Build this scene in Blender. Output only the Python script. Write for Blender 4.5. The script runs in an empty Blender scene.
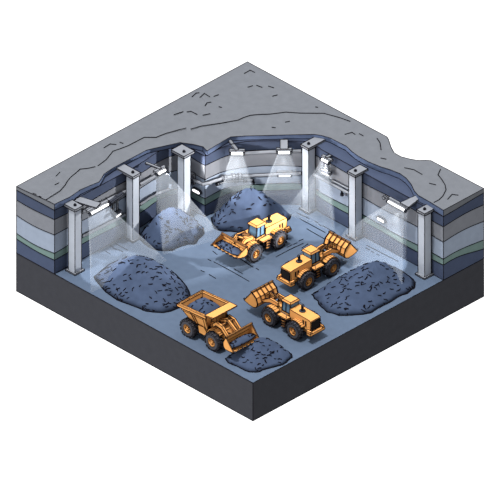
import bpy, bmesh, math, random
from mathutils import Vector, Matrix
random.seed(7)
C = bpy.context.scene.collection
# ---------------------------------------------------------------- survey of the block
AX, AY, BX, BY, CZ = 8.447, 8.523, 4.642, 4.600, 10.064
LX, LY, DEEP = 28.0, 27.1, 3.78
def G(px, py, z=0.0):
    u = px-16.4; v = py+CZ*z-253.0
    X = (u/AY+v/BY)/(AX/AY+BX/BY)
    return (X, (u-AX*X)/AY)
def atX(px, py, X):
    Y = (px-16.4-AX*X)/AY
    return Vector((X, Y, (253+BX*X-BY*Y-py)/CZ))
def atY(px, py, Y):
    X = (px-16.4-AY*Y)/AX
    return Vector((X, Y, (253+BX*X-BY*Y-py)/CZ))
def smooth(t): t = max(0, min(1, t)); return t*t*(3-2*t)
NOSE = G(205, 216.6)
def nosed(x, y): return math.exp(-((x-NOSE[0])**2+(y-NOSE[1])**2)/6.0)
def ztop(x, y):
    return 6.62+0.0115*x+0.25*math.exp(-(y/4.0)**2)*smooth(x/4.5)-0.22*nosed(x, y)
ZK = [0, 1.43, 2.06, 3.82, 5.35, 6.32]
def zlay(k, x, y):
    z = ZK[k]
    if k == 0: return 0.0
    z -= [0, .28, .3, .22, .3, .32][k]*nosed(x, y)
    o = smooth((y-22.35)/4.75)*smooth((x-24)/4)
    z += [0, -.42, -.22, -.2, -.06, .18][k]*o
    l = 1-smooth(x/4.5)
    z += [0, -.08, -.13, -.02, -.02, -.06][k]*l
    if 0 < k < 5 and o > 0: z += .22*math.sin(math.pi*min(1, (y-22.35)/4.75))*(.4 if k > 3 else 1)
    if 0 < k < 5 and y < .01: z -= .13*math.sin(math.pi*min(1, x/4.51))
    if 0 < k < 5: z += 0.06*math.sin(0.75*(x+y)+k*1.3)
    return z
# ---------------------------------------------------------------- materials
def lin(c): c /= 255.0; return c/12.92 if c <= .04045 else ((c+.055)/1.055)**2.4
def mat(name, rgb, k=1.0, emit=0, vary=0.05, scale=1.5, rough=.95):
    m = bpy.data.materials.new(name); m.use_nodes = True
    nt = m.node_tree; b = nt.nodes['Principled BSDF']
    c = [lin(v)*k for v in rgb]
    b.inputs['Roughness'].default_value = rough
    b.inputs['Specular IOR Level'].default_value = 0.05
    if emit:
        b.inputs['Base Color'].default_value = (*c, 1)
        b.inputs['Emission Color'].default_value = (1, 1, .98, 1); b.inputs['Emission Strength'].default_value = emit
        return m
    n = nt.nodes.new('ShaderNodeTexNoise'); n.inputs['Scale'].default_value = scale; n.inputs['Detail'].default_value = 3
    tc = nt.nodes.new('ShaderNodeTexCoord'); nt.links.new(tc.outputs['Object'], n.inputs['Vector'])
    r = nt.nodes.new('ShaderNodeValToRGB')
    r.color_ramp.elements[0].position = .3; r.color_ramp.elements[1].position = .7
    r.color_ramp.elements[0].color = (*[v*(1-vary) for v in c], 1)
    r.color_ramp.elements[1].color = (*[min(1, v*(1+vary)) for v in c], 1)
    nt.links.new(n.outputs['Fac'], r.inputs['Fac']); nt.links.new(r.outputs['Color'], b.inputs['Base Color'])
    return m
K = 0.62
M = dict(
    ink=mat('ink_line', (30, 27, 36), .35),
    floor=mat('blue_grey_floor', (116, 134, 160), .43),
    base=mat('charcoal_bedrock', (72, 73, 79), .58),
    top=mat('grey_surface_rock', (147, 151, 159), .405),
    rim=mat('blue_rock_edge', (94, 108, 138), .62),
    l1=mat('navy_rock', (82, 93, 119), .6), l2=mat('green_clay', (124, 148, 144), .62),
    l3=mat('pale_rock', (163, 175, 194), .62), l4=mat('warm_grey_rock', (139, 142, 150), .62),
    l5=mat('slate_blue_rock', (79, 89, 113), .6),
    steel=mat('pale_steel', (205, 212, 224), .62), grey=mat('grey_steel', (160, 164, 173), .52),
    dgrey=mat('dark_steel', (70, 74, 84), .7),
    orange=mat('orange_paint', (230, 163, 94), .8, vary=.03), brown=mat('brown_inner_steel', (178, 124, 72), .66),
    tyre=mat('tyre_rubber', (72, 72, 78), .85), glass=mat('blue_tinted_glass', (96, 128, 155), .75, rough=.4),
    black=mat('black_grille', (30, 28, 28), .7), coal=mat('blue_grey_coal', (86, 101, 130), .45, vary=.12, scale=1.2),
    lamp=mat('lit_tube', (255, 255, 255), 1, emit=1.6))
# ---------------------------------------------------------------- mesh helpers
class P:                                     # one part = one mesh, several materials, drawn edges
    def __init__(s, *mats): s.bm = bmesh.new(); s.mats = list(mats)
    def mi(s, m):
        if m not in s.mats: s.mats.append(m)
        return s.mats.index(m)
    def face(s, pts, m=None):
        f = s.bm.faces.new([s.bm.verts.new(p) for p in pts]); f.material_index = s.mi(m) if m else 0
        return f
    def hexa(s, c, m=None):                  # 8 corners: bottom ring 0-3, top ring 4-7
        v = [s.bm.verts.new(p) for p in c]; k = s.mi(m) if m else 0
        for q in ((3, 2, 1, 0), (4, 5, 6, 7), (0, 1, 5, 4), (1, 2, 6, 5), (2, 3, 7, 6), (3, 0, 4, 7)):
            s.bm.faces.new([v[i] for i in q]).material_index = k
    def box(s, x0, x1, y0, y1, z0, z1, m=None):
        s.hexa([(x0, y0, z0), (x1, y0, z0), (x1, y1, z0), (x0, y1, z0), (x0, y0, z1), (x1, y0, z1), (x1, y1, z1), (x0, y1, z1)], m)
    def obox(s, a, b, w, h, m=None):         # box along a->b, width w sideways, height h upwards
        a, b = Vector(a), Vector(b); d = (b-a).normalized()
        up = Vector((0, 0, 1)) if abs(d.z) < .95 else Vector((0, 1, 0))
        sd = d.cross(up).normalized()*w/2; u = sd.cross(d).normalized()*h/2
        s.hexa([a-sd-u, b-sd-u, b+sd-u, a+sd-u, a-sd+u, b-sd+u, b+sd+u, a+sd+u], m)
    def prism(s, prof, y0, y1, m=None):      # profile in x,z swept along y
        k = s.mi(m) if m else 0; n = len(prof)
        A = [s.bm.verts.new((x, y0, z)) for x, z in prof]; B = [s.bm.verts.new((x, y1, z)) for x, z in prof]
        s.bm.faces.new(A).material_index = k; s.bm.faces.new(B[::-1]).material_index = k
        for i in range(n):
            j = (i+1) % n; s.bm.faces.new([A[j], A[i], B[i], B[j]]).material_index = k
    def tube(s, a, b, r, n=10, m=None, r2=None):
        a, b = Vector(a), Vector(b); d = (b-a).normalized(); k = s.mi(m) if m else 0
        t = Vector((0, 0, 1)) if abs(d.z) < .9 else Vector((1, 0, 0))
        u = d.cross(t).normalized(); w = d.cross(u); r2 = r if r2 is None else r2
        A = [s.bm.verts.new(a+(u*math.cos(6.2832*i/n)+w*math.sin(6.2832*i/n))*r) for i in range(n)]
        B = [s.bm.verts.new(b+(u*math.cos(6.2832*i/n)+w*math.sin(6.2832*i/n))*r2) for i in range(n)]
        for i in range(n):
            j = (i+1) % n; s.bm.faces.new([A[i], B[i], B[j], A[j]]).material_index = k
        s.bm.faces.new(A).material_index = k; s.bm.faces.new(B[::-1]).material_index = k
    def lathe_y(s, c, prof, n=24, m=None):   # profile (radius, y) closed loop, axis y through c
        k = s.mi(m) if m else 0; R = []
        for i in range(n):
            a = 6.283185*i/n
            R.append([s.bm.verts.new((c[0]+r*math.cos(a), c[1]+y, c[2]+r*math.sin(a))) for r, y in prof])
        for i in range(n):
            for q in range(len(prof)-1):
                j = (i+1) % n; s.bm.faces.new([R[i][q], R[i][q+1], R[j][q+1], R[j][q]]).material_index = k
    def stroke(s, pts, r=.04, m='ink'):
        s.lines = getattr(s, 'lines', []); s.lines.append((pts, r))
    def done(s, name, parent=None, ink=.032, ang=28, loc=None):
        bm = s.bm
        bmesh.ops.recalc_face_normals(bm, faces=bm.faces)
        if loc is not None: bmesh.ops.translate(bm, verts=bm.verts, vec=-Vector(loc))
        segs = []
        if ink:
            for e in bm.edges:
                if len(e.link_faces) != 2 or e.calc_face_angle(0) > math.radians(ang):
                    segs.append((e.verts[0].co.copy(), e.verts[1].co.copy(), ink))
        for pts, r in getattr(s, 'lines', []):
            o = Vector(loc) if loc is not None else Vector()
            for a, b in zip(pts[:-1], pts[1:]): segs.append((Vector(a)-o, Vector(b)-o, r))
        if segs:
            k = s.mi(M['ink'])
            for a, b, r in segs:
                d = b-a
                if d.length < 1e-4: continue
                d.normalize(); t = Vector((0, 0, 1)) if abs(d.z) < .9 else Vector((1, 0, 0))
                u = d.cross(t).normalized()*r; w = d.cross(u.normalized())*r; a2 = a-d*r*.6; b2 = b+d*r*.6
                v = [bm.verts.new(p) for p in (a2+u, a2+w, a2-u, a2-w, b2+u, b2+w, b2-u, b2-w)]
                for q in ((0, 1, 2, 3), (7, 6, 5, 4), (0, 4, 5, 1), (1, 5, 6, 2), (2, 6, 7, 3), (3, 7, 4, 0)):
                    bm.faces.new([v[i] for i in q]).material_index = k
        me = bpy.data.meshes.new(name); bm.to_mesh(me); bm.free()
        for m in s.mats: me.materials.append(m)
        o = bpy.data.objects.new(name, me); C.objects.link(o)
        if loc is not None: o.location = loc
        if parent: o.parent = parent
        return o
def empty(name, loc=(0, 0, 0), rz=0):
    o = bpy.data.objects.new(name, None); C.objects.link(o); o.location = loc; o.rotation_euler = (0, 0, rz); o.empty_display_size = .3
    return o
def tag(o, label=None, cat=None, group=None, kind=None):
    for k, v in (('label', label), ('category', cat), ('group', group), ('kind', kind)):
        if v: o[k] = v
    return o
def dense(path, step=.8):
    out = []
    for a, b in zip(path[:-1], path[1:]):
        n = max(1, int(math.dist(a, b)/step))
        out += [(a[0]+(b[0]-a[0])*i/n, a[1]+(b[1]-a[1])*i/n) for i in range(n)]
    return out+[path[-1]]
def cap(bm, ring, k):
    from mathutils.geometry import delaunay_2d_cdt
    pts = [Vector((v.co.x, v.co.y)) for v in ring]; n = len(pts)
    vo, _, fo, ov, _, _ = delaunay_2d_cdt(pts, [], [list(range(n))], 1, 1e-5)
    for f in fo:
        ids = [ov[i][0] for i in f if ov[i]]
        if len(set(ids)) == 3:
            try: bm.faces.new([ring[i] for i in ids]).material_index = k
            except ValueError: pass
def round_path(path, it=2):                  # corner cutting
    for _ in range(it):
        q = [path[0]]
        for a, b in zip(path[:-1], path[1:]):
            q += [(a[0]*.75+b[0]*.25, a[1]*.75+b[1]*.25), (a[0]*.25+b[0]*.75, a[1]*.25+b[1]*.75)]
        path = q+[path[-1]]
    return path
def top_pt(px, py):
    z = 6.8
    for _ in range(5): x, y = G(px, py, z); z = ztop(x, y)
    return (x, y)
# ---------------------------------------------------------------- setting
XN, YN = 4.51, 22.35
p = P(M['floor'])
p.face([(0, 0, 0), (LX, 0, 0), (LX, LY, 0), (0, LY, 0)], M['floor'])
p.face([(0, 0, -DEEP), (0, LY, -DEEP), (LX, LY, -DEEP), (LX, 0, -DEEP)], M['base'])
cs = [(0, 0), (LX, 0), (LX, LY), (0, LY)]
for i in range(4):
    a, b = cs[i], cs[(i+1) % 4]
    p.face([(*a, -DEEP), (*b, -DEEP), (*b, 0), (*a, 0)], M['base'])
bmesh.ops.remove_doubles(p.bm, verts=p.bm.verts, dist=1e-4)
marks = [[(116,244),(127.8,250.2)],[(112.5,247.5),(117,249.8)],[(118.5,249.8),(123,252)],[(106,251.6),(110,254)],[(110,245.5),(113,247)],
 [(213,251.4),(217,254.6)],[(208,259.4),(211,261)],[(214,262),(232,271.6),(249,281.4)],[(241,259.4),(253,267.4)],[(256.4,268.6),(258.4,270)],
 [(234,269),(242.6,274)],[(201,270.6),(204.4,272)],[(209.4,274.6),(215.6,278.4)],[(276,257),(290,249.6),(303,243.6)],
 [(287,247.4),(292,245)],[(293.6,244.4),(297,243)],[(299,241),(303,239.4)],[(302,248),(308,244)],[(297,213),(309,218.6)],
 [(300,219),(325,232.6)],[(315,221.4),(318,223)],[(307,229),(325,239.4)],[(323,226),(335,232.6)],[(329,241.4),(331,242.4)],
 [(367,245.6),(398,261.4)],[(366,248),(370,250.3)],[(371.4,251.4),(374,252.8)],[(377,254.2),(379.4,255.4)],[(347.4,247.6),(354,251.4)],
 [(228,243.5),(231,245)],[(319,224.6),(321,225.6)]]
for st in marks: p.stroke([(*G(a, b), .012) for a, b in st], .042)
tag(p.done('floor', ang=20, ink=.04), kind='structure')

wallpx = [(126,235.3),(137,229.2),(146,223.5),(155,216.8),(164,212),(173,208.6),(183,206.6),(190,209)]
left_path = [(XN, 0)]+dense([(XN, 0)]+round_path([G(*q) for q in wallpx], 1)+[NOSE])[1:]
right_path = dense([NOSE]+round_path([G(212,213.2),G(222,209),G(235,206),G(250,204.6),G(270,204.4),G(300,204.4),G(309,205.6),G(322,212.6)], 1)+[(LX, YN)])
# snap the straight right wall onto its line
right_path = [(x, min(y, YN)) if x > 13.5 else (x, y) for x, y in right_path]
outer_px = [(387,136.8),(388.6,139.5),(391,147),(394,152.4),(398,155),(402,157),(410,159),(418,160.4),(425,160.2),(431,160.6)]
outer = [(0, LY)]+dense([(0, LY), top_pt(387,136.8)], 2)[1:-1]+[top_pt(*q) for q in outer_px]+[(LX, LY)]
outer = [(x, min(y, LY)) for x, y in outer]
cutl = (0, LY)
def layers(parent, poly, front):
    names = [('navy_rock_layer', 'l1', 'navy blue rock layer'), ('green_clay_layer', 'l2', 'thin grey green clay layer'), ('pale_rock_layer', 'l3', 'thick pale blue rock layer'),
             ('grey_rock_layer', 'l4', 'warm grey rock layer'), ('slate_rock_layer', 'l5', 'dark slate blue rock layer')]
    for k, (nm, mm, lb) in enumerate(names):
        q = P(M[mm])
        lo = [q.bm.verts.new((x, y, zlay(k, x, y))) for x, y in poly]
        hi = [q.bm.verts.new((x, y, zlay(k+1, x, y))) for x, y in poly]
        cap(q.bm, lo, 0); cap(q.bm, hi, 0)
        n = len(poly)
        for i in range(n):
            j = (i+1) % n; q.bm.faces.new([lo[i], lo[j], hi[j], hi[i]])
        o = q.done(nm, parent, ink=.042, ang=32); o['label'] = lb
wl = tag(empty('wall_left', (0, 0, 0)), kind='structure')
layers(wl, dense([(0, 0), (XN, 0)], .6)[:-1]+left_path+[(0, LY)]+dense([(0, LY), (0, 0)], 2)[1:-1], None)
wr = tag(empty('wall_right', (0, 0, 0)), kind='structure')
layers(wr, right_path+dense([(LX, YN), (LX, LY)], .5)[1:-1]+outer[::-1], None)
# top slab
rim_px = [(70,197),(80,190),(90,185.6),(99,182),(101.5,178.6),(104,174),(113,168),(128,160),(147,150),(163,146.4),(180,142.6),(192,144.2),(203,146.8),(207,151),
          (218,144.2),(230.4,137),(245,136),(260,135.7),(285,135),(314,134.4),(322,135.6),(330,138),(338,142),(346,146),(352,151.6),(358,156),(368,161.6),(380,166.6),(390,169.6),(400,173.6),
          (406,178),(411,184),(414,190.5),(418,195.2),(430,202)]
rim = [(XN, 0)]+[top_pt(*q) for q in rim_px]+[(LX, YN)]
poly = dense([(0, 0), (XN, 0)], .6)[:-1]+dense(rim, .7)[:-1]+dense([(LX, YN), (LX, LY)], .6)[:-1]+outer[::-1][:-1]+dense([(0, LY), (0, 0)], 1.5)[:-1]
q = P(M['top'])
def zbot(x, y):
    return min(zlay(5, x, y), ztop(x, y)-.2)
hi = [q.bm.verts.new((x, y, ztop(x, y))) for x, y in poly]
lo = [q.bm.verts.new((x, y, zbot(x, y)+.004)) for x, y in poly]
cap(q.bm, hi, 0); cap(q.bm, lo, 0)
ri = q.mi(M['rim']); gi = q.mi(M['grey'])
for i in range(len(poly)):
    j = (i+1) % len(poly); a, b = poly[i], poly[j]
    f = q.bm.faces.new([lo[i], lo[j], hi[j], hi[i]])
    onface = (a[1] < .01 and b[1] < .01) or (a[0] > LX-.01 and b[0] > LX-.01) or a[0] < .01 or a[1] > YN+2 
    f.material_index = 0 if onface else ri
cracks = [[(46,200),(60,191),(65,185.5),(67,182),(70,178),(76,173),(80,169.4),(88,168.6),(95,167)],[(98,166),(106,160),(113,151.4),(120,149),(128,146),(144,137.6),(156,137.6),(166,133.6),(180,129.8),(186,128.4)],
 [(191,129.4),(200,126.6),(220,123.6),(238,120.4),(243,118),(250,115.6),(258,114.8),(270,114.4),(286,112.4),(300,113.4),(324,113.6),(340,118),(350,121.6)],
 [(440.4,169.6),(438,175),(442,180),(445,185),(446,190),(443,196),(439,200),(434,202.6)],
 [(33,193.5),(36,194.6)],[(39,196.5),(41,197.2)],[(56,176.4),(60,172.4)],[(55,185),(59,183)],[(104,148),(110,144.2),(116,144.8)],[(120,142.6),(123,143.6)],
 [(192,97),(196,93.4),(199,93)],[(200,97.6),(204.4,93.6),(209.6,97)],[(214,96.6),(218.4,95)],[(205,106),(207,103),(211,102.4)],[(219,107),(221.4,107.6)],[(203,115.4),(210,114)],
 [(244.4,73.6),(250,70.4),(254.6,72.6)],[(248,87.4),(252.4,86)],[(256.6,85.6),(262,87.6)],[(268.4,86.4),(273.6,88)],[(272.6,96.4),(277.2,95.2)],[(285.4,122.4),(289.6,121.6)],
 [(272,127.6),(275.4,128)],[(315.6,107.2),(317.6,107.6)],[(174,115),(183,112)],[(187,112.2),(191,111.6),(197,114.6)],[(345,134.6),(352,132.6),(355,134.6)],[(359.4,134),(363,136)],
 [(377,138.6),(380,143),(381,150)],[(381,158.4),(386,159.4)],[(404.6,168),(414,170),(422,174.6)],[(429.6,183.6),(435.6,185)],[(447.6,199.4),(452,194.6),(458,195.4)]]
for c in cracks:
    pts = []
    for a, b in c:
        x, y = top_pt(a, b); pts.append((x, y, ztop(x, y)+.035))
    q.stroke(pts, .04)
o = q.done('ceiling', ink=.038, ang=40); tag(o, kind='structure')
# ---------------------------------------------------------------- columns
def column(px, py, ext, label):
    x, y = G(px, py); t = empty('steel_column', (x, y, 0)); tag(t, label, 'column')
    q = P(M['steel']); q.box(-.39, .39, -.39, .39, .1, 6.26); q.done('shaft', t, ink=.045)
    q = P(M['grey']); q.box(-.56, .56, -.56, .56, 0.0, .14); q.done('base_plate', t, ink=.035)
    x0, x1, y0, y1 = ext
    q = P(M['grey']); q.box(x0, x1, y0, y1, 6.25, 6.48); q.done('cap_plate', t, ink=.045)
    q = P(M['dgrey']); q.tube((0, 0, 6.47), (0, 0, 6.58), .12, 8); q.tube((0, 0, 6.58), (0, 0, 6.66), .07, 8); q.done('bolt', t, ink=.02)
column(75, 270.8, (-1.75, .47, -.47, .47), 'pale steel column nearest the left cut corner, beside the long tube lamp')
column(132.8, 238, (-1.6, .47, -.47, .47), 'pale steel column standing between the two left coal piles')
column(184, 217.3, (-1.0, .5, -.5, .75), 'pale steel column rising behind the small back left coal pile by the wall corner')
column(308.6, 209.4, (-.47, .47, -.47, 1.6), 'pale steel column at the back, right of the tallest coal pile')
column(355.4, 236.4, (-.47, .47, -.47, 1.0), 'pale steel column behind the loader whose bucket faces the right wall')
column(424.6, 274.8, (-.47, .47, -.47, 1.4), 'pale steel column nearest the right cut corner, beside the wide coal pile')
# ---------------------------------------------------------------- lamps and pipes
def light(name, loc, aim, power, size_deg, parent, square=False, blend=.05):
    L = bpy.data.lights.new(name, 'SPOT'); L.energy = power; L.spot_size = math.radians(size_deg); L.spot_blend = blend
    L.shadow_soft_size = .15; L.color = (1, .985, .96); L.use_square = square
    o = bpy.data.objects.new(name, L); C.objects.link(o); o.location = loc
    o.rotation_euler = (Vector(aim)-Vector(loc)).to_track_quat('-Z', 'Y').to_euler()
    return o
def tube_lamp(c, d, ln, label, arm, armw=.3, aim=None, power=1000, cone=80, room=(1, -1), fill=0):
    """c centre of the lit tube, d horizontal direction, arm = point where the arm meets the rock"""
    c, d = Vector(c), Vector(d).normalized()
    t = empty('tube_lamp', c); tag(t, label, 'lamp')
    rm = Vector((*room, 0)).normalized(); hb = -rm*.13+Vector((0, 0, .16))
    q = P(M['grey']); q.obox(hb-d*(ln/2+.15), hb+d*(ln/2+.15), .26, .2); q.done('housing', t, ink=.03)
    tb = rm*.1
    q = P(M['lamp']); q.tube(tb-d*ln/2, tb+d*ln/2, .1, 10); q.done('lit_tube', t, ink=.022, ang=60)
    for s in (-1, 1):
        q = P(M['dgrey']); q.tube(tb+d*s*ln/2, tb+d*s*(ln/2+.12), .14, 8); q.done('end_cap', t, ink=.02)
    if arm is not None:
        q = P(M['grey']); q.obox(Vector((0, 0, .28)), Vector(arm)-c, armw, .1); q.done('arm', t, ink=.03)
    if aim: light('spot', c+rm*.1+Vector((0, 0, -.28)), aim, power, cone, t)
    if fill:
        L = bpy.data.lights.new('tube_glow', 'POINT'); L.energy = fill; L.shadow_soft_size = .2; L.color = (1, .985, .96)
        o = bpy.data.objects.new('tube_glow', L); C.objects.link(o); o.location = c+rm*1.3+Vector((0, 0, -1.0))
    return t
def fl(px, py): x, y = G(px, py); return (x, y, 0)
dX, dY, dD = (1, 0, 0), (0, 1, 0), (.7071, .7071, 0)
a = atX(98.5, 208.6, 6.4)
tube_lamp(a, dY, 2.1, 'long tube lamp on a wide plate beside the leftmost column', (4.5, a.y-.7, 6.25), .85, (7.4, 3.9, 0), 2500, 56, (1, 0))
b = atX(160.7, 171.6, 6.4)
tube_lamp(b, dY, .95, 'short tube lamp on a thin arm just left of the back left column', (4.75, b.y-.1, 6.35), .22, (8.2, 12.2, 0), 2500, 58, (1, 0))
c = Vector((*G(237, 209.6), 5.62))
tube_lamp(c, dD, 1.0, 'short tube lamp hung high above the tallest coal pile', c+Vector((-1.05, .15, .75)), .3, fl(236, 206.6), 300, 44, fill=0)
c2 = Vector((*G(284, 209.0), 5.66))
tube_lamp(c2, dD, 1.0, 'short tube lamp on a wide strap high on the back wall', c2+Vector((-.55, .55, .72)), .65, fl(284, 206.6), 300, 44, fill=0)
for src, aim_, pw in (((21.7, 21.2, 5.75), (4.5, 7, 3.0), 26000), ((6.7, 10.75, 6.1), (12, 22, 3.8), 7500), ((6.95, 1.8, 6.0), (19, 22.3, 3), 8500)):  # added fill spots with no fixture, brightening the left, back and right walls
    light('added_fill_spot', src, aim_, pw, 52, None, blend=.4)
c3 = Vector((*G(284.5, 206), 3.12))
tube_lamp(c3, dD, 1.0, 'short tube lamp on the lower pipe halfway up the back wall', None, .3, fl(287, 212), 120, 76, fill=0)
e = atY(326, 160.5, 21.8)
le = tube_lamp(e, dX, .8, 'twin headed lamp on an arm between the two back right columns', (e.x, 23.3, e.z+.2), .22, fl(314, 222), 2300, 54, (0, -1))
q = P(M['grey'])
for s in (-.22, .22): q.obox((s, .05, .1), (s*.8, .05, -1.25), .13, .13)
q.obox((-.5, .05, -1.12), (.5, .05, -1.12), .3, .2); q.done('lower_head', le, ink=.028)
q = P(M['lamp']); q.tube((-.42, -.02, -1.28), (.42, -.02, -1.28), .1, 10); q.done('lower_tube', le, ink=.02, ang=60)
f = atY(397.5, 205.6, 21.5)
lf = tube_lamp(f, dX, 2.0, 'long tube lamp on the right wall below the curved bite in the rock rim', None, .3, fl(372, 262), 2900, 60, (0, -1))
q = P(M['grey'])
q.hexa([(.2, .1, .25), (1.2, .1, .25), (1.5, 1.25, .75), (1.0, 1.25, .75), (.2, .1, .35), (1.2, .1, .35), (1.5, 1.25, .95), (1.0, 1.25, .95)]); q.done('web_bracket', lf, ink=.03)
q = P(M['grey']); q.tube((-1.55, .1, .1), (-1.55, -.12, .1), .16, 10); q.obox((-1.5, 0, .14), (-1.1, 0, .14), .12, .1); q.done('ring_hook', lf, ink=.025)
# light beams under the lamps, painted as pale see-through shells
beam_mat = bpy.data.materials.new('painted_beam_shell'); beam_mat.use_nodes = True; nt = beam_mat.node_tree; nt.nodes.remove(nt.nodes['Principled BSDF'])
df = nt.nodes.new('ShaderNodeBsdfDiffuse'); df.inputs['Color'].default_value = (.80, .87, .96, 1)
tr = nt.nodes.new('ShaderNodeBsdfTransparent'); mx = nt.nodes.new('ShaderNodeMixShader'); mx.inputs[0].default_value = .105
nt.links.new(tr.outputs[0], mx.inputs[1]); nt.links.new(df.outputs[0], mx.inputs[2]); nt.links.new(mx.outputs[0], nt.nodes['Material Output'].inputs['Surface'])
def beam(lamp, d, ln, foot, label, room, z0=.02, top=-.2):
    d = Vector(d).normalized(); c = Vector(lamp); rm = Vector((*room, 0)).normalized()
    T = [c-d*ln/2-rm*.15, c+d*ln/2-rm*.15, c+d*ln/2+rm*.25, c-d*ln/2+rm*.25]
    q = P(beam_mat); lo = [q.bm.verts.new((x, y, z0)) for x, y in foot]; hi = [q.bm.verts.new(v+Vector((0, 0, top))) for v in T]
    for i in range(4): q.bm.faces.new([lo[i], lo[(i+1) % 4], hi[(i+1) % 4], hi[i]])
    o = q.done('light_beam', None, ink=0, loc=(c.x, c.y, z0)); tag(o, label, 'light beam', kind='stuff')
ls = lambda *px: [G(*v) for v in px]
beam(a, dY, 2.1, [(4.75, 4.1), (4.75, 8.1), (9.7, 8.1), (8.7, .12)], 'pale beam falling from the long tube lamp onto the front left pile', (1, 0))
beam(b, dY, .95, ls((157, 219), (203, 218), (225, 238), (163, 255)), 'pale beam falling from the short tube lamp onto the back left pile', (1, 0))
cc = Vector((*G(237, 207.6), 0)); 
def diag(c, half, n0, n1): u = Vector((.7071, .7071)); n = Vector((.7071, -.7071)); c = Vector((c[0], c[1])); return [tuple(c-u*half+n*n0), tuple(c+u*half+n*n0), tuple(c+u*half+n*n1), tuple(c-u*half+n*n1)]
beam(c, dD, 1.0, diag(c, 1.9, -.5, .9), 'narrow pale beam under the lamp above the tallest coal pile', (1, -1))
beam(c2, dD, 1.0, diag(c2, 2.3, -.4, 1.2), 'narrow pale beam under the strap lamp on the back wall', (1, -1))
beam(e, dX, .8, ls((297, 207), (335, 221), (335, 232), (284, 214)), 'pale beam falling from the twin headed lamp between the back right columns', (0, -1))
beam(f, dX, 2.0, ls((346, 229.5), (406, 262.6), (402, 292), (328, 255)), 'pale beam falling from the long tube lamp onto the wide right pile', (0, -1))
# oval bulkhead lights
def bulkhead(pos, nrm, label):
    n = Vector(nrm).normalized(); s = Vector((0, 0, 1)).cross(n); t = empty('bulkhead_lamp', pos); tag(t, label, 'lamp')
    for nm, m, k, d0, d1 in (('casing', 'dgrey', 1, 0, .14), ('lit_lens', 'lamp', .66, .14, .19)):
        q = P(M[m]); N = 16; A = []; B = []
        for i in range(N):
            a = 6.2832*i/N; ca, sa = math.cos(a), math.sin(a)
            v = s*(.26*k*ca+.26*(1 if ca > 0 else -1)*1)+Vector((0, 0, .24*k*sa))
            A.append(q.bm.verts.new(v+n*d0)); B.append(q.bm.verts.new(v+n*d1))
        q.bm.faces.new(A); q.bm.faces.new(B[::-1])
        for i in range(N): j = (i+1) % N; q.bm.faces.new([A[j], A[i], B[i], B[j]])
        q.done(nm, t, ink=.022, ang=50)
bulkhead((*[v for v in G(382, 246.6)], 2.72), (0, -1, 0), 'small oval wall lamp low on the right wall between two columns')
nv = Vector((NOSE[0]-G(190,209)[0], NOSE[1]-G(190,209)[1], 0)); nn = Vector((-nv.y, nv.x, 0))
if nn.y > 0: nn = -nn
hb = G(197.5, 213)
bulkhead((hb[0], hb[1], 2.22), nn, 'small oval wall lamp beside the jutting wall corner')
# pipes
def pipe(name, pts, r, label, couplings=(), mats='grey', hooks=()):
    c0 = Vector(pts[0]); q = P(M[mats]); n_ = 10; rings = []
    for i, p_ in enumerate(pts):
        d = (Vector(pts[min(i+1, len(pts)-1)])-Vector(pts[max(i-1, 0)])).normalized(); u = d.cross(Vector((0, 0, 1))).normalized(); w_ = d.cross(u)
        rings.append([q.bm.verts.new(Vector(p_)-c0+(u*math.cos(6.2832*k/n_)+w_*math.sin(6.2832*k/n_))*r) for k in range(n_)])
    for A, B in zip(rings[:-1], rings[1:]):
        for k in range(n_): q.bm.faces.new([A[k], A[(k+1) % n_], B[(k+1) % n_], B[k]])
    q.bm.faces.new(rings[0]); q.bm.faces.new(rings[-1][::-1])
    for k in (2, 7): q.stroke([g_[k].co+c0*0 for g_ in rings], .03)
    o = q.done(name, None, ink=.028, ang=50); o.location = c0; tag(o, label, 'pipe', kind=None)
    for cc in couplings:
        cc = Vector(cc)-c0; i = min(range(len(pts)-1), key=lambda i: ((Vector(pts[i])+Vector(pts[i+1]))/2-c0-cc).length)
        d = (Vector(pts[i+1])-Vector(pts[i])).normalized()
        q = P(M['grey']); q.tube(cc-d*.14, cc+d*.14, r*1.8, 10); q.done('coupling', o, ink=.028)
    for cc in hooks:
        cc = Vector(cc)-c0; q = P(M['dgrey']); q.tube(cc+Vector((0, 0, -.05)), cc+Vector((0, 0, -.32)), .07, 8); q.tube(cc+Vector((-.0, 0, -.32)), cc+Vector((0, 0, -.5)), .13, 8); q.done('valve', o, ink=.025)
    return o
X0 = 4.68
pipe('wall_pipe', [atX(82, 212, X0), atX(127, 190.5, X0)], .13, 'upper grey pipe on the left wall between the two leftmost columns', mats='grey')
pipe('wall_pipe', [atX(82, 236.5, X0), atX(128, 213.3, X0)], .13, 'lower pale pipe on the left wall between the two leftmost columns')
def along(*pp, step=3.0, off=.3):
    out = []
    for (a, b), (c_, d) in zip(pp[:-1], pp[1:]):
        n = max(1, int(abs(c_-a)/step)); out += [onw(a+(c_-a)*i/n, b+(d-b)*i/n, off) for i in range(n)]
    return out+[onw(*pp[-1], off)]
def onw(px, py, off=.3, path=None):          # point on the wall face at a height that shows at this pixel
    path = path or (left_path if px < 205 else right_path)
    best = None
    for s0, s1 in zip(path[:-1], path[1:]):
        d = Vector((s1[0]-s0[0], s1[1]-s0[1])); n = Vector((d.y, -d.x)).normalized()
        if n.dot(Vector((1, -1))) < 0: n = -n
        for t in (0, .25, .5, .75, 1):
            x = s0[0]+d.x*t+n.x*off; y = s0[1]+d.y*t+n.y*off
            e_ = abs(16.4+AX*x+AY*y-px)
            if best is None or e_ < best[0]: best = (e_, x, y)
    x, y = best[1:]; return Vector((x, y, (253+BX*x-BY*y-py)/CZ))
pipe('wall_pipe', along((139.5, 184.6), (147, 180.6), (155, 176)), .13, 'upper grey pipe end on the left wall behind the short tube lamp', mats='grey')
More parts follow.
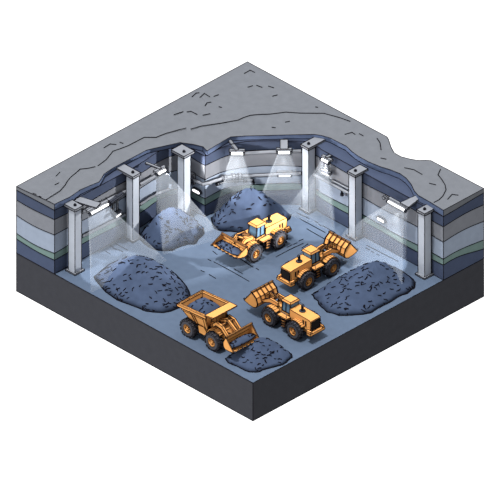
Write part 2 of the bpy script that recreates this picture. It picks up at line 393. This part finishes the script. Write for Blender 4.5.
pipe('wall_pipe', along((139.5, 204.6), (148, 199), (157, 193.6), (169, 189.4)), .12, 'lower pale pipe on the left wall above the back left pile')
pipe('wall_pipe', along((192, 179), (198, 182.2), (204.6, 184.2), (212, 181.6), (222, 178.4), (233, 176.6), (255, 175.4), (278, 174.4), (301, 173.4)), .14,
     'pale pipe bending round the jutting wall corner and along the back wall', couplings=[onw(224, 178), onw(233.5, 176.6), onw(240, 176.2)])
pipe('conduit', along((216, 184.4), (224, 182.2), (240, 180.4), (253.5, 179.8)), .075, 'thin conduit with round valves under the back wall pipe', couplings=[onw(218, 184), onw(236, 180.8), onw(244.5, 180.4)], mats='grey', hooks=[onw(253, 179)])
pipe('conduit', along((243, 153.4), (260, 152.2), (278, 151.6)), .15, 'grey conduit joining the two high lamps on the back wall', mats='grey')
pipe('conduit', along((291, 151.2), (301, 151)), .15, 'short grey conduit right of the strap lamp on the back wall', mats='grey')
pipe('wall_pipe', [atY(313.5, 174.3, 22.12), atY(350, 193.6, 22.12)], .13, 'pale pipe on the right wall between the two back right columns', hooks=[atY(342, 190.4, 22.05)])
pipe('conduit', [atY(332, 180.2, 22.15), atY(350, 189.4, 22.15)], .08, 'thin conduit above the right wall pipe beside the column', mats='grey')
# clamp unit and junction box
g = atX(116, 206, X0+.2); t = empty('pipe_clamp', g); tag(t, 'upright pipe clamp with a small lamp between the left wall pipes', 'clamp')
q = P(M['grey']); q.tube((0, -.3, .85), (0, -.3, -.35), .11, 8); q.tube((0, .12, .95), (0, .12, -.45), .11, 8); q.done('strut', t, ink=.028)
q = P(M['dgrey']); q.obox((.02, -.75, .72), (.02, .75, .95), .3, .22); q.done('top_bar', t, ink=.028)
q = P(M['dgrey']); q.obox((.1, -.45, -.75), (.1, .45, -.65), .4, .26); q.done('lamp_housing', t, ink=.028)
q = P(M['lamp']); q.obox((.3, -.3, -.82), (.3, .28, -.74), .1, .14); q.done('lit_lens', t, ink=.02)
g = onw(192, 178.5, .2); t = empty('junction_box', g); tag(t, 'stacked junction box on the wall right of the back left column', 'junction box')
q = P(M['grey']); q.box(-.2, .2, -.2, .2, -.5, .5); q.done('body', t, ink=.03)
q = P(M['dgrey'])
for zz in (-.3, 0, .3): q.tube((.1, -.1, zz), (.3, -.3, zz), .12, 8)
q.done('socket', t, ink=.02)
# ---------------------------------------------------------------- vehicles
def wheel(x, y, z, parent, R=.8):
    s = 1 if y > 0 else -1; w = .27
    q = P(M['tyre']); k = R/.8
    q.lathe_y((x, y, z), [(r*k, yy) for r, yy in ((.40, -w), (.66, -w), (.76, -w+.1), (.76, w-.1), (.66, w), (.40, w), (.40, -w))], 28)
    for i in range(16):
        a = 6.28318*i/16
        for sd in (-1, 1):
            aa = a+(.2 if sd > 0 else 0); ca, sa = math.cos(aa), math.sin(aa); ta = Vector((-sa, 0, ca)); ra = Vector((ca, 0, sa)); cc = Vector((x, y+sd*.13, z))+ra*(.77*k)
            yy = Vector((0, .13, 0)); v = []
            for rr in (-.05, .05):
                for p_, q_ in ((-1, -1), (1, -1), (1, 1), (-1, 1)): v.append(cc+ra*rr+ta*p_*.075+yy*q_)
            q.hexa(v)
    o = q.done('wheel', parent, ink=.018, ang=40)
    q = P(M['orange'])
    q.lathe_y((x, y, z), [(.40*k, -w*.9), (.40*k, s*(w*.95)), (.34*k, s*(w*.98)), (.28*k, s*w*.6), (.14*k, s*w*.6), (.13*k, s*w*1.0), (.001, s*w*1.0)] if s > 0 else
                       [(.40*k, w*.9), (.40*k, s*(w*.95)), (.34*k, s*(w*.98)), (.28*k, s*w*.6), (.14*k, s*w*.6), (.13*k, s*w*1.0), (.001, s*w*1.0)], 20)
    for i in range(6):
        a = 6.283*i/6; q.tube((x+.21*math.cos(a)*k, y+s*w*.55, z+.21*math.sin(a)*k), (x+.21*math.cos(a)*k, y+s*w*.7, z+.21*math.sin(a)*k), .03, 6)
    q.done('wheel_rim', o, ink=.016, ang=40)
def bucket(parent, prof, W, ribs, teeth=True):
    """prof: lip ... floor ... heel ... back ... top edge (x,z)"""
    q = P(M['orange']); n = len(prof); th = .07
    cx = sum(a for a, _ in prof)/n; cz = sum(b for _, b in prof)/n
    inn = [(a+(cx-a)*.1, b+(cz-b)*.1) for a, b in prof]
    k1 = q.mi(M['brown'])
    for y0, y1 in ((-W/2, W/2),):
        for i in range(n-1):
            (a, b), (c_, d) = prof[i], prof[i+1]; (ia, ib), (ic, idd) = inn[i], inn[i+1]
            q.hexa([(a, y0, b), (c_, y0, d), (c_, y1, d), (a, y1, b), (ia, y0, ib), (ic, y0, idd), (ic, y1, idd), (ia, y1, ib)])
    o = q.done('bucket', parent, ink=.03, ang=24)
    for s in (-1, 1):
        q = P(M['orange']); q.prism(prof, s*W/2-.04, s*W/2+.04); q.done('cheek_plate', o, ink=.035)
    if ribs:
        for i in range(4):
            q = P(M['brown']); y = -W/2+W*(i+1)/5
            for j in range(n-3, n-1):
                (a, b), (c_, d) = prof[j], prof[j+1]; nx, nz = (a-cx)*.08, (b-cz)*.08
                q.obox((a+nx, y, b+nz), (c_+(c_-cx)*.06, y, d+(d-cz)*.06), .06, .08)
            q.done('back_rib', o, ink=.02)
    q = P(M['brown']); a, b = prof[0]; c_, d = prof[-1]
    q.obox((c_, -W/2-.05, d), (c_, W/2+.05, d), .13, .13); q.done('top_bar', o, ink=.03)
    if teeth:
        dx = Vector((prof[0][0]-prof[1][0], 0, prof[0][1]-prof[1][1])).normalized()
        for i in range(7):
            y = -W/2+.1+(W-.2)*i/6; q = P(M['dgrey']); s_ = Vector((a, y, b)); q.obox(s_-dx*.06, s_+dx*.16, .12, .07); q.done('tooth', o, ink=.018)
    return o
def arms(t, piv, end, mid, half, W):
    for s in (-1, 1):
        q = P(M['orange']); y = s*half
        q.prism([(piv[0], piv[1]-.16), (mid[0], mid[1]-.2), (end[0], end[1]-.14), (end[0], end[1]+.12), (mid[0]+.05, mid[1]+.2), (piv[0], piv[1]+.16)], y-.08, y+.08)
        q.done('lift_arm', t, ink=.032)
        q = P(M['dgrey']); a = Vector((piv[0]+.1, y*.75, piv[1]-.45)); b = Vector((mid[0]+.15, y*.75, mid[1]-.05)); m_ = a.lerp(b, .6)
        q.tube(a, m_, .09, 8, M['orange']); q.tube(m_, b, .05, 8); q.done('hydraulic_cylinder', t, ink=.025)
    q = P(M['orange']); q.obox((mid[0]-.1, 0, mid[1]+.05), (mid[0]+.45, 0, mid[1]+.42), .22, .16)
    q.obox((mid[0]+.4, 0, mid[1]+.45), (end[0]+.05, 0, end[1]+.38), .12, .14); q.box(mid[0]-.12, mid[0]+.12, -half, half, mid[1]-.08, mid[1]+.1, M['brown']); q.done('tilt_linkage', t, ink=.03)
    q = P(M['dgrey']); q.tube((piv[0]-.1, 0, piv[1]+.05), (mid[0]+.0, 0, mid[1]+.35), .09, 8, M['brown']); q.tube((mid[0], 0, mid[1]+.35), (mid[0]+.4, 0, mid[1]+.5), .05, 8); q.done('tilt_cylinder', t, ink=.025)
def loader(px, py, rz, label, mode, side):
    """px,py = pixel of the near rear wheel's hub, side = +1 when the near side is the left one"""
    # the hub sits at local (-1.48, side*1.03, .8)
    hub = Vector((*G(px, py, .8), 0)); R = Matrix.Rotation(rz, 3, 'Z')
    t = empty('wheel_loader', hub-R @ Vector((-1.48, side*1.30, 0)), rz); tag(t, label, 'wheel loader', group='wheel loaders in the mine')
    for x in (1.42, -1.48):
        for y in (-1.03, 1.03): wheel(x, y, .8, t)
    q = P(M['orange']); q.prism([(-2.75, .75), (-.1, .7), (.05, 1.35), (-.3, 1.5), (-2.75, 1.45)], -.5, .5)
    q.prism([(.1, .7), (1.9, .7), (2.05, 1.2), (1.5, 1.75), (.8, 1.75), (.1, 1.3)], -.42, .42)
    q.tube((0.05, 0, .6), (0.05, 0, 1.4), .2, 10, M['dgrey']); q.box(1.32, 1.52, -.85, .85, .68, .92, M['dgrey']); q.box(-1.58, -1.38, -.85, .85, .68, .92, M['dgrey'])
    q.done('chassis', t, ink=.03)
    # hood
    q = P(M['orange']); q.prism([(-.42, 1.3), (-1.0, 1.15), (-2.2, 1.05), (-2.85, 1.05), (-2.9, 2.06), (-2.65, 2.13), (-.42, 2.2)], -.58, .58); h = q.done('hood', t, ink=.034)
    q = P(M['black']); q.box(-2.93, -2.88, -.47, .47, 1.16, 1.96); q.done('grille', h, ink=.03)
    for s in (-1, 1):
        for i in range(2):
            q = P(M['black']); x = -2.42+i*.3; q.prism([(x, 1.35), (x+.13, 1.4), (x+.16, 1.85), (x, 1.85)], s*.58-.02, s*.58+.02); q.done('side_vent', h, ink=.018)
    q = P(M['orange']); q.box(-3.15, -2.7, -.85, .85, .82, 1.04); q.box(-3.1, -2.6, -.8, -.6, .82, 1.2); q.box(-3.1, -2.6, .6, .8, .82, 1.2); q.done('counterweight', t, ink=.032)
    q = P(M['dgrey']); q.tube((-1.35, 0, 2.15), (-1.35, 0, 2.22), .26, 12); q.tube((-1.35, 0, 2.2), (-1.35, 0, 2.62), .1, 10); q.tube((-1.35, 0, 2.62), (-1.45, 0, 2.74), .1, 10); q.done('exhaust', t, ink=.025)
    # cab
    q = P(M['dgrey']); q.box(-.45, .62, -.5, .5, 1.35, 1.62, M['orange'])
    for x, xt in ((-.4, -.36), (.12, .1), (.58, .48)):
        for s in (-1, 1): q.obox((x, s*.46, 1.6), (xt, s*.44, 2.62), .08, .08)
    for zz in (1.64, 2.6):
        for s in (-1, 1): q.obox((-.4, s*.46, zz), (.54, s*.46, zz), .08, .07)
        q.obox((-.4, -.46, zz), (-.4, .46, zz), .08, .07); q.obox((.54, -.46, zz), (.54, .46, zz), .08, .07)
    cb = q.done('cab', t, ink=.02)
    for s in (-1, 1):
        for x0, x1, xa, xb in ((-.36, .08, -.33, .07), (.16, .54, .14, .45)):
            q = P(M['glass']); y = s*.45; q.hexa([(x0, y-.015, 1.66), (x1, y-.015, 1.66), (x1, y+.015, 1.66), (x0, y+.015, 1.66), (xa, y-.015, 2.58), (xb, y-.015, 2.58), (xb, y+.015, 2.58), (xa, y+.015, 2.58)])
            q.done('side_window', cb, ink=0)
    q = P(M['glass']); q.hexa([(.54, -.42, 1.66), (.58, -.42, 1.66), (.58, .42, 1.66), (.54, .42, 1.66), (.44, -.42, 2.58), (.48, -.42, 2.58), (.48, .42, 2.58), (.44, .42, 2.58)]); q.done('windscreen', cb, ink=0)
    q = P(M['glass']); q.box(-.42, -.38, -.42, .42, 1.66, 2.58); q.done('rear_window', cb, ink=0)
    q = P(M['orange']); q.hexa([(-.52, -.56, 2.62), (.62, -.56, 2.62), (.62, .56, 2.62), (-.52, .56, 2.62), (-.42, -.46, 2.78), (.5, -.46, 2.78), (.5, .46, 2.78), (-.42, .46, 2.78)]); q.done('roof', cb, ink=.034)
    # fenders, steps
    for s in (-1, 1):
        for cx in (1.42, -1.48):
            q = P(M['orange']); prof = []
            n = 7; a0, a1 = (.35, 2.3) if cx > 0 else (.95, 2.5)
            for i in range(n+1): a = a0+(a1-a0)*i/n; prof.append((cx+.92*math.cos(a), .8+.92*math.sin(a)))
            for i in range(n, -1, -1): a = a0+(a1-a0)*i/n; prof.append((cx+.84*math.cos(a), .8+.84*math.sin(a)))
            y0, y1 = sorted((s*.5, s*1.02))
            if cx < 0: y0, y1 = sorted((s*.5, s*.98))
            for i in range(n):
                P4 = [prof[i], prof[i+1], prof[2*n-i], prof[2*n+1-i]]
                q.prism(P4, y0, y1)
            bmesh.ops.remove_doubles(q.bm, verts=q.bm.verts, dist=1e-4)
            bad = [f_ for f_ in q.bm.faces if all(len(e_.link_faces) > 2 for e_ in f_.edges)]
            q.done('fender', t, ink=.026, ang=50)
        q = P(M['orange']); q.box(-.62, .5, s*.9-.24, s*.9+.24, 1.42, 1.52); q.done('side_step', t, ink=.03)
        q = P(M['brown']); y = s*1.05
        for x in (-.45, -.02): q.obox((x, y, 1.42), (x+.1, y, .55), .06, .06)
        for zz in (.6, .85, 1.1): q.obox((-.42, y, zz), (.05, y, zz), .2, .05)
        q.done('ladder', t, ink=.025)
        q = P(M['dgrey']); q.obox((-.5, s*1.05, 1.5), (-.5, s*1.05, 1.9), .04, .04); q.obox((-.5, s*1.05, 1.9), (.1, s*1.05, 1.95), .04, .04); q.done('handrail', t, ink=0)
    q = P(M['dgrey']); q.box(-.45, -.05, .55, .95, .62, 1.1); q.done('fuel_tank', t, ink=.03)
    q = P(M['dgrey']); q.box(-.45, -.05, -.95, -.55, .62, 1.1); q.done('battery_box', t, ink=.03)
    if mode == 'raised':
        arms(t, (1.0, 1.95), (2.85, 1.5), (1.95, 1.95), .48, 2.35)
        bucket(t, [(4.3, 1.22), (3.75, 1.05), (3.2, 1.0), (2.86, 1.15), (2.74, 1.5), (2.9, 1.98), (3.42, 2.38)], 2.4, True)
    else:
        arms(t, (1.0, 1.9), (2.72, 1.5), (1.9, 2.0), .48, 2.9)
        bucket(t, [(3.95, 1.62), (3.45, 1.42), (2.98, 1.32), (2.7, 1.42), (2.58, 1.75), (2.7, 2.18)], 2.9, False)
    return t
PI = math.pi
l1 = loader(281, 240.8, -PI/2, 'orange wheel loader carrying coal in its bucket, before the tallest pile', 'carry', 1)
l2 = loader(309, 281.8, PI/2, 'orange wheel loader with its empty bucket over the wide right coal pile', 'raised', -1)
l4 = loader(292.4, 331.4, PI, 'orange wheel loader in the middle, empty bucket raised towards the upper left', 'raised', 1)
# dump truck with a loading bucket
hub = Vector((*G(211.3, 342.6, .8), 0)); t = empty('dump_truck', hub-Vector((1.45, -1.30, 0))); l3 = t
tag(t, 'orange dump truck at the front with a coal filled bed and front bucket', 'dump truck')
for x in (1.45, -1.45):
    for y in (-1.03, 1.03): wheel(x, y, .82, t, .84)
q = P(M['orange']); q.box(-2.0, 1.9, -.5, .5, .8, 1.35); q.prism([(.6, 1.3), (2.4, 1.0), (2.7, 1.4), (2.3, 2.0), (.9, 2.3), (.4, 1.9)], -.45, .45)
q.box(1.35, 1.55, -.85, .85, .7, .95, M['dgrey']); q.box(-1.55, -1.35, -.85, .85, .7, .95, M['dgrey']); q.done('chassis', t, ink=.032)
# bed: open tray with sloping sides
q = P(M['orange']); W = 1.43
ot = [(-2.35, -W, 2.93), (1.0, -W, 3.2), (1.0, W, 3.2), (-2.35, W, 2.93)]
ob = [(-1.55, -.85, 1.55), (.35, -.85, 1.55), (.35, .85, 1.55), (-1.55, .85, 1.55)]
it = [(-2.17, -W+.2, 2.95), (.82, -W+.2, 3.2), (.82, W-.2, 3.2), (-2.17, W-.2, 2.95)]
ib = [(-1.5, -.75, 2.0), (.3, -.75, 2.0), (.3, .75, 2.0), (-1.5, .75, 2.0)]
V = lambda L: [q.bm.verts.new(v) for v in L]
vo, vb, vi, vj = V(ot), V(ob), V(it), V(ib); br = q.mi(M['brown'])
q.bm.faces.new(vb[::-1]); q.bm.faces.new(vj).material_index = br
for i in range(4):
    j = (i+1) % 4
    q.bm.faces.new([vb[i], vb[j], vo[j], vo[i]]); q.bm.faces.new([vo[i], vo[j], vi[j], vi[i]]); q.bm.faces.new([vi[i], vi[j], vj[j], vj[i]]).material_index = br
bed = q.done('dump_bed', t, ink=.038)
q = P(M['orange']); q.hexa([(.85, -W-.03, 3.18), (1.75, -W+.05, 3.3), (1.75, W-.05, 3.3), (.85, W+.03, 3.18), (.85, -W-.03, 3.3), (1.8, -W+.05, 3.42), (1.8, W-.05, 3.42), (.85, W+.03, 3.3)]); q.done('canopy', bed, ink=.036)
for s in (-1, 1):
    q = P(M['orange']); q.obox((-2.4, s*(W+.03), 2.86), (1.0, s*(W+.03), 3.14), .12, .22); q.done('side_rail', bed, ink=.032)
    q = P(M['orange']); q.obox((-2.0, s*(W-.14), 2.55), (.75, s*(W-.14), 2.75), .12, .12); q.done('side_rail', bed, ink=.03)
    for x in (-.9, .75):
        q = P(M['orange']); q.obox((x*.75, s*.92, 1.62), (x, s*(W-.0), 2.95), .2, .14); q.done('side_rib', bed, ink=.03)
q = P(M['orange']); q.tube((-2.36, -W-.05, 2.84), (-2.36, W+.05, 2.84), .16, 12); q.done('rear_roll', bed, ink=.03)
for s in (-1, 1):
    q = P(M['orange']); q.prism([(.6, 1.35), (.85, 1.75), (1.45, 1.95), (2.0, 1.75), (2.1, 1.6), (1.45, 1.85), (.9, 1.62), (.7, 1.3)], *sorted((s*.5, s*1.0))); q.done('fender', t, ink=.03)
    q = P(M['orange']); q.prism([(-.35, .8), (.35, .8), (.55, 1.25), (.2, 1.6), (-.5, 1.5)], *sorted((s*.5, s*.95))); q.done('side_tank', t, ink=.032)
    q = P(M['orange']); y = s*.72
    q.prism([(1.1, 2.25), (1.5, 2.65), (2.2, 2.55), (2.9, 1.9), (3.2, 1.35), (3.0, 1.25), (2.65, 1.75), (2.1, 2.25), (1.5, 2.3), (1.2, 2.0)], y-.1, y+.1); q.done('lift_arm', t, ink=.034)
    q = P(M['dgrey']); q.tube((1.9, s*.45, 1.5), (2.5, s*.45, 1.85), .1, 8, M['orange']); q.tube((2.5, s*.45, 1.85), (3.0, s*.45, 1.95), .06, 8); q.done('hydraulic_cylinder', t, ink=.028)
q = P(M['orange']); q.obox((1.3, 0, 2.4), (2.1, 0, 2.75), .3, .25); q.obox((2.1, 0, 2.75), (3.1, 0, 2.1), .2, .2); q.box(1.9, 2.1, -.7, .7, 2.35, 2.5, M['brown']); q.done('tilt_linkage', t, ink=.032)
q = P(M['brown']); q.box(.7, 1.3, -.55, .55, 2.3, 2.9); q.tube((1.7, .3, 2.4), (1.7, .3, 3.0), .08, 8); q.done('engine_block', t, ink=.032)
b3 = [(4.32, 1.2), (3.8, 1.12), (3.35, 1.12), (3.15, 1.3), (3.1, 1.7), (3.4, 2.32)]
bucket(t, b3, 3.0, False, teeth=True)
# ---------------------------------------------------------------- coal
def flecks(q, tri, n, ln=.22):
    tot = sum(a for a, _, _, _ in tri); acc = 0
    for _ in range(n):
        r = random.random()*tot
        for a, A, B, D in tri:
            r -= a
            if r <= 0: break
        u, v = random.random(), random.random()
        if u+v > 1: u, v = 1-u, 1-v
        p0 = A+(B-A)*u+(D-A)*v; nn = (B-A).cross(D-A).normalized()
        if nn.z < 0: nn = -nn
        an = random.gauss(.9, .7); d = Vector((math.cos(an), math.sin(an), 0)); d = (d-nn*d.dot(nn)).normalized(); s = nn.cross(d)
        L = ln*random.uniform(.45, 1.25); k = random.uniform(-.45, .45)
        p0 = p0+nn*.02; q.stroke([p0-d*L/2, p0+s*L*k*.5, p0+d*L/2], random.uniform(.035, .055))
def heap(q, base, peak, h, flat=1.35, rings=9, rough=.07, seed=1, z0=0, n_fl=60, ln=.30, jit=.022):
    """base: outline points (x,y); peak (x,y)"""
    rnd = random.Random(seed); base = round_path(base+[base[0]], 1)[:-1]; base = [b for i, b in enumerate(base) if math.dist(b, base[i-1]) > .02]
    base = [(peak[0]+(x-peak[0])*g_, peak[1]+(y-peak[1])*g_) for x, y in base for g_ in (1+rnd.uniform(-1, 1)*jit,)]
    N = len(base); R = []
    for k in range(rings):
        t_ = 1-k/rings; ring = []
        for i, (x, y) in enumerate(base):
            xx = peak[0]+(x-peak[0])*t_; yy = peak[1]+(y-peak[1])*t_
            z = z0+h*(1-t_**flat)**1.0
            if k > 0: z += rnd.uniform(-rough, rough)*h*.5*(1 if k < rings-1 else .4)
            z = max(z, z0+.02) if k else z0
            ring.append(q.bm.verts.new((xx, yy, z)))
        R.append(ring)
    top = q.bm.verts.new((peak[0], peak[1], z0+h))
    fs = []
    for k in range(rings-1):
        for i in range(N):
            j = (i+1) % N; fs.append(q.bm.faces.new([R[k][i], R[k][j], R[k+1][j], R[k+1][i]]))
    for i in range(N): fs.append(q.bm.faces.new([R[-1][i], R[-1][(i+1) % N], top]))
    q.bm.faces.new(R[0][::-1])
    for f in fs: f.smooth = True
    tri = []
    for f in fs:
        v = [w.co.copy() for w in f.verts]
        for a_ in range(1, len(v)-1):
            ar = (v[a_]-v[0]).cross(v[a_+1]-v[0]).length/2
            if ar > 1e-5: tri.append((ar, v[0], v[a_], v[a_+1]))
    flecks(q, tri, n_fl, ln)
    q.stroke([Vector((x, y, z0+.03)) for x, y in base+[base[0]]], .055 if jit else .03)
def pile(front_px, back_px, peak_px, h, label, n_fl, seed, flat=1.3):
    n_fl = int(n_fl*1.25)
    """front_px lie on the floor as seen; back_px is the hidden rear foot"""
    base = [G(*v) for v in front_px+back_px]; pk = G(peak_px[0], peak_px[1], h)
    q = P(M['coal']); heap(q, base, pk, h, flat, seed=seed, n_fl=n_fl)
    o = q.done('coal_pile', None, ink=0, loc=(pk[0], pk[1], 0)); tag(o, label, 'coal pile', group='coal piles on the mine floor'); return o
pile([(95,277),(99,286.6),(109,294),(120,302),(134,306),(149.6,313),(168,313),(180,307),(189,302),(191,295)],
     [(186,284),(172,271),(157,264),(138,260),(120,259),(106,266)], (140,258.5), 1.75, 'large coal pile beside the front left edge, half lit', 130, 2, 1.7)
pile([(138.5,238),(146,246),(158,251),(170,251.5),(179,247.5),(186,244.5),(196,244),(197,241),(203,235),(204,230)],
     [(199,224),(190,221),(176,220),(160,222),(146,228)], (170,208), 2.6, 'rounded coal pile at the back left between two columns', 95, 3, 1.55)
pile([(211.5,218),(214,228),(220,231),(234,232),(250,234),(266,232),(280,227),(293,216)],
     [(284,213),(270,210.5),(250,210.3),(230,211.3),(218,213)], (249,188), 3.6, 'tallest coal pile against the back wall behind the carrying loader', 95, 5, 1.35)
pile([(311.5,295),(316,300),(320,306),(324,311),(336,315.6),(348,316.6),(368,314),(380,308),(390,302),(398,297),(410,292),(415,287),(416,281)],
     [(406,274),(394,268),(380,268),(362,271),(344,277),(326,286)], (374,262.5), 1.75, 'wide coal pile at the front right edge beside the rightmost column', 130, 7, 1.6)
pile([(225.5,359),(230,364),(240,367.6),(246,372),(258,372.4),(264,370),(280,366),(288,361.6),(292.6,356)],
     [(286,350),(274,346),(260,345),(246,348),(234,353)], (262,337.5), 1.35, 'small coal pile at the front corner before the dump truck bucket', 55, 11, 1.6)
def load(root, pts, z0, h, peak, label, seed, n):
    q = P(M['coal']); heap(q, pts, peak, h, 2.2, rings=6, rough=.12, seed=seed, z0=z0, n_fl=n, ln=.2, jit=0)
    o = q.done('coal_load', None, ink=0); o.location = root.location; o.rotation_euler = root.rotation_euler
    tag(o, label, 'coal'); return o
load(l3, [(-1.95, -1.0), (-.6, -1.12), (.65, -1.12), (.72, 0), (.65, 1.05), (-.6, 1.12), (-1.9, 1.0), (-2.0, 0)], 2.6, .8, (-.7, 0), 'coal heaped in the open bed of the dump truck', 21, 34)
load(l3, [(3.42, -1.42), (4.22, -1.42), (4.22, 1.42), (3.42, 1.42), (3.3, 0)], 1.45, .35, (3.75, 0), 'coal lying in the front bucket of the dump truck', 22, 22)
load(l1, [(2.78, -1.36), (3.8, -1.36), (3.8, 1.36), (2.78, 1.36)], 1.62, .2, (3.25, 0), 'coal lying in the bucket of the loader before the tallest pile', 23, 26)
# ---------------------------------------------------------------- daylight
S = bpy.data.lights.new('sun', 'SUN'); S.energy = 3.9; S.angle = math.radians(3)
o = bpy.data.objects.new('sun', S); C.objects.link(o); o.rotation_euler = (-Vector((-.03, -.3, 1))).to_track_quat('-Z', 'Y').to_euler(); o.location = (14, 13, 30)
w = bpy.data.worlds.new('world'); bpy.context.scene.world = w; w.use_nodes = True; nt = w.node_tree
bg = nt.nodes['Background']; tc = nt.nodes.new('ShaderNodeTexCoord'); sx = nt.nodes.new('ShaderNodeSeparateXYZ')
mr = nt.nodes.new('ShaderNodeMapRange'); mr.interpolation_type = 'SMOOTHSTEP'
mr.inputs['From Min'].default_value = -.15; mr.inputs['From Max'].default_value = .6; mr.inputs['To Min'].default_value = 1.5; mr.inputs['To Max'].default_value = .7
nt.links.new(tc.outputs['Generated'], sx.inputs[0]); nt.links.new(sx.outputs['X'], mr.inputs['Value']); nt.links.new(mr.outputs['Result'], bg.inputs['Strength'])
bg.inputs['Color'].default_value = (1, 1, 1, 1)
# ---------------------------------------------------------------- camera
cam = bpy.data.cameras.new('camera'); cam.type = 'ORTHO'; cam.ortho_scale = 500/12.0; cam.clip_end = 300
co = bpy.data.objects.new('camera', cam); C.objects.link(co)
E = math.asin(.5446); phi = math.radians(45.26)
fw = Vector((-math.sin(phi)*math.cos(E), math.cos(phi)*math.cos(E), -math.sin(E)))
co.location = Vector((*G(250, 250), 0))-fw*80; co.rotation_euler = (math.pi/2-E, 0, phi)
sc = bpy.context.scene; sc.camera = co
sc.view_settings.view_transform = 'Standard'; sc.view_settings.look = 'None'; sc.view_settings.exposure = 0; sc.view_settings.gamma = 1
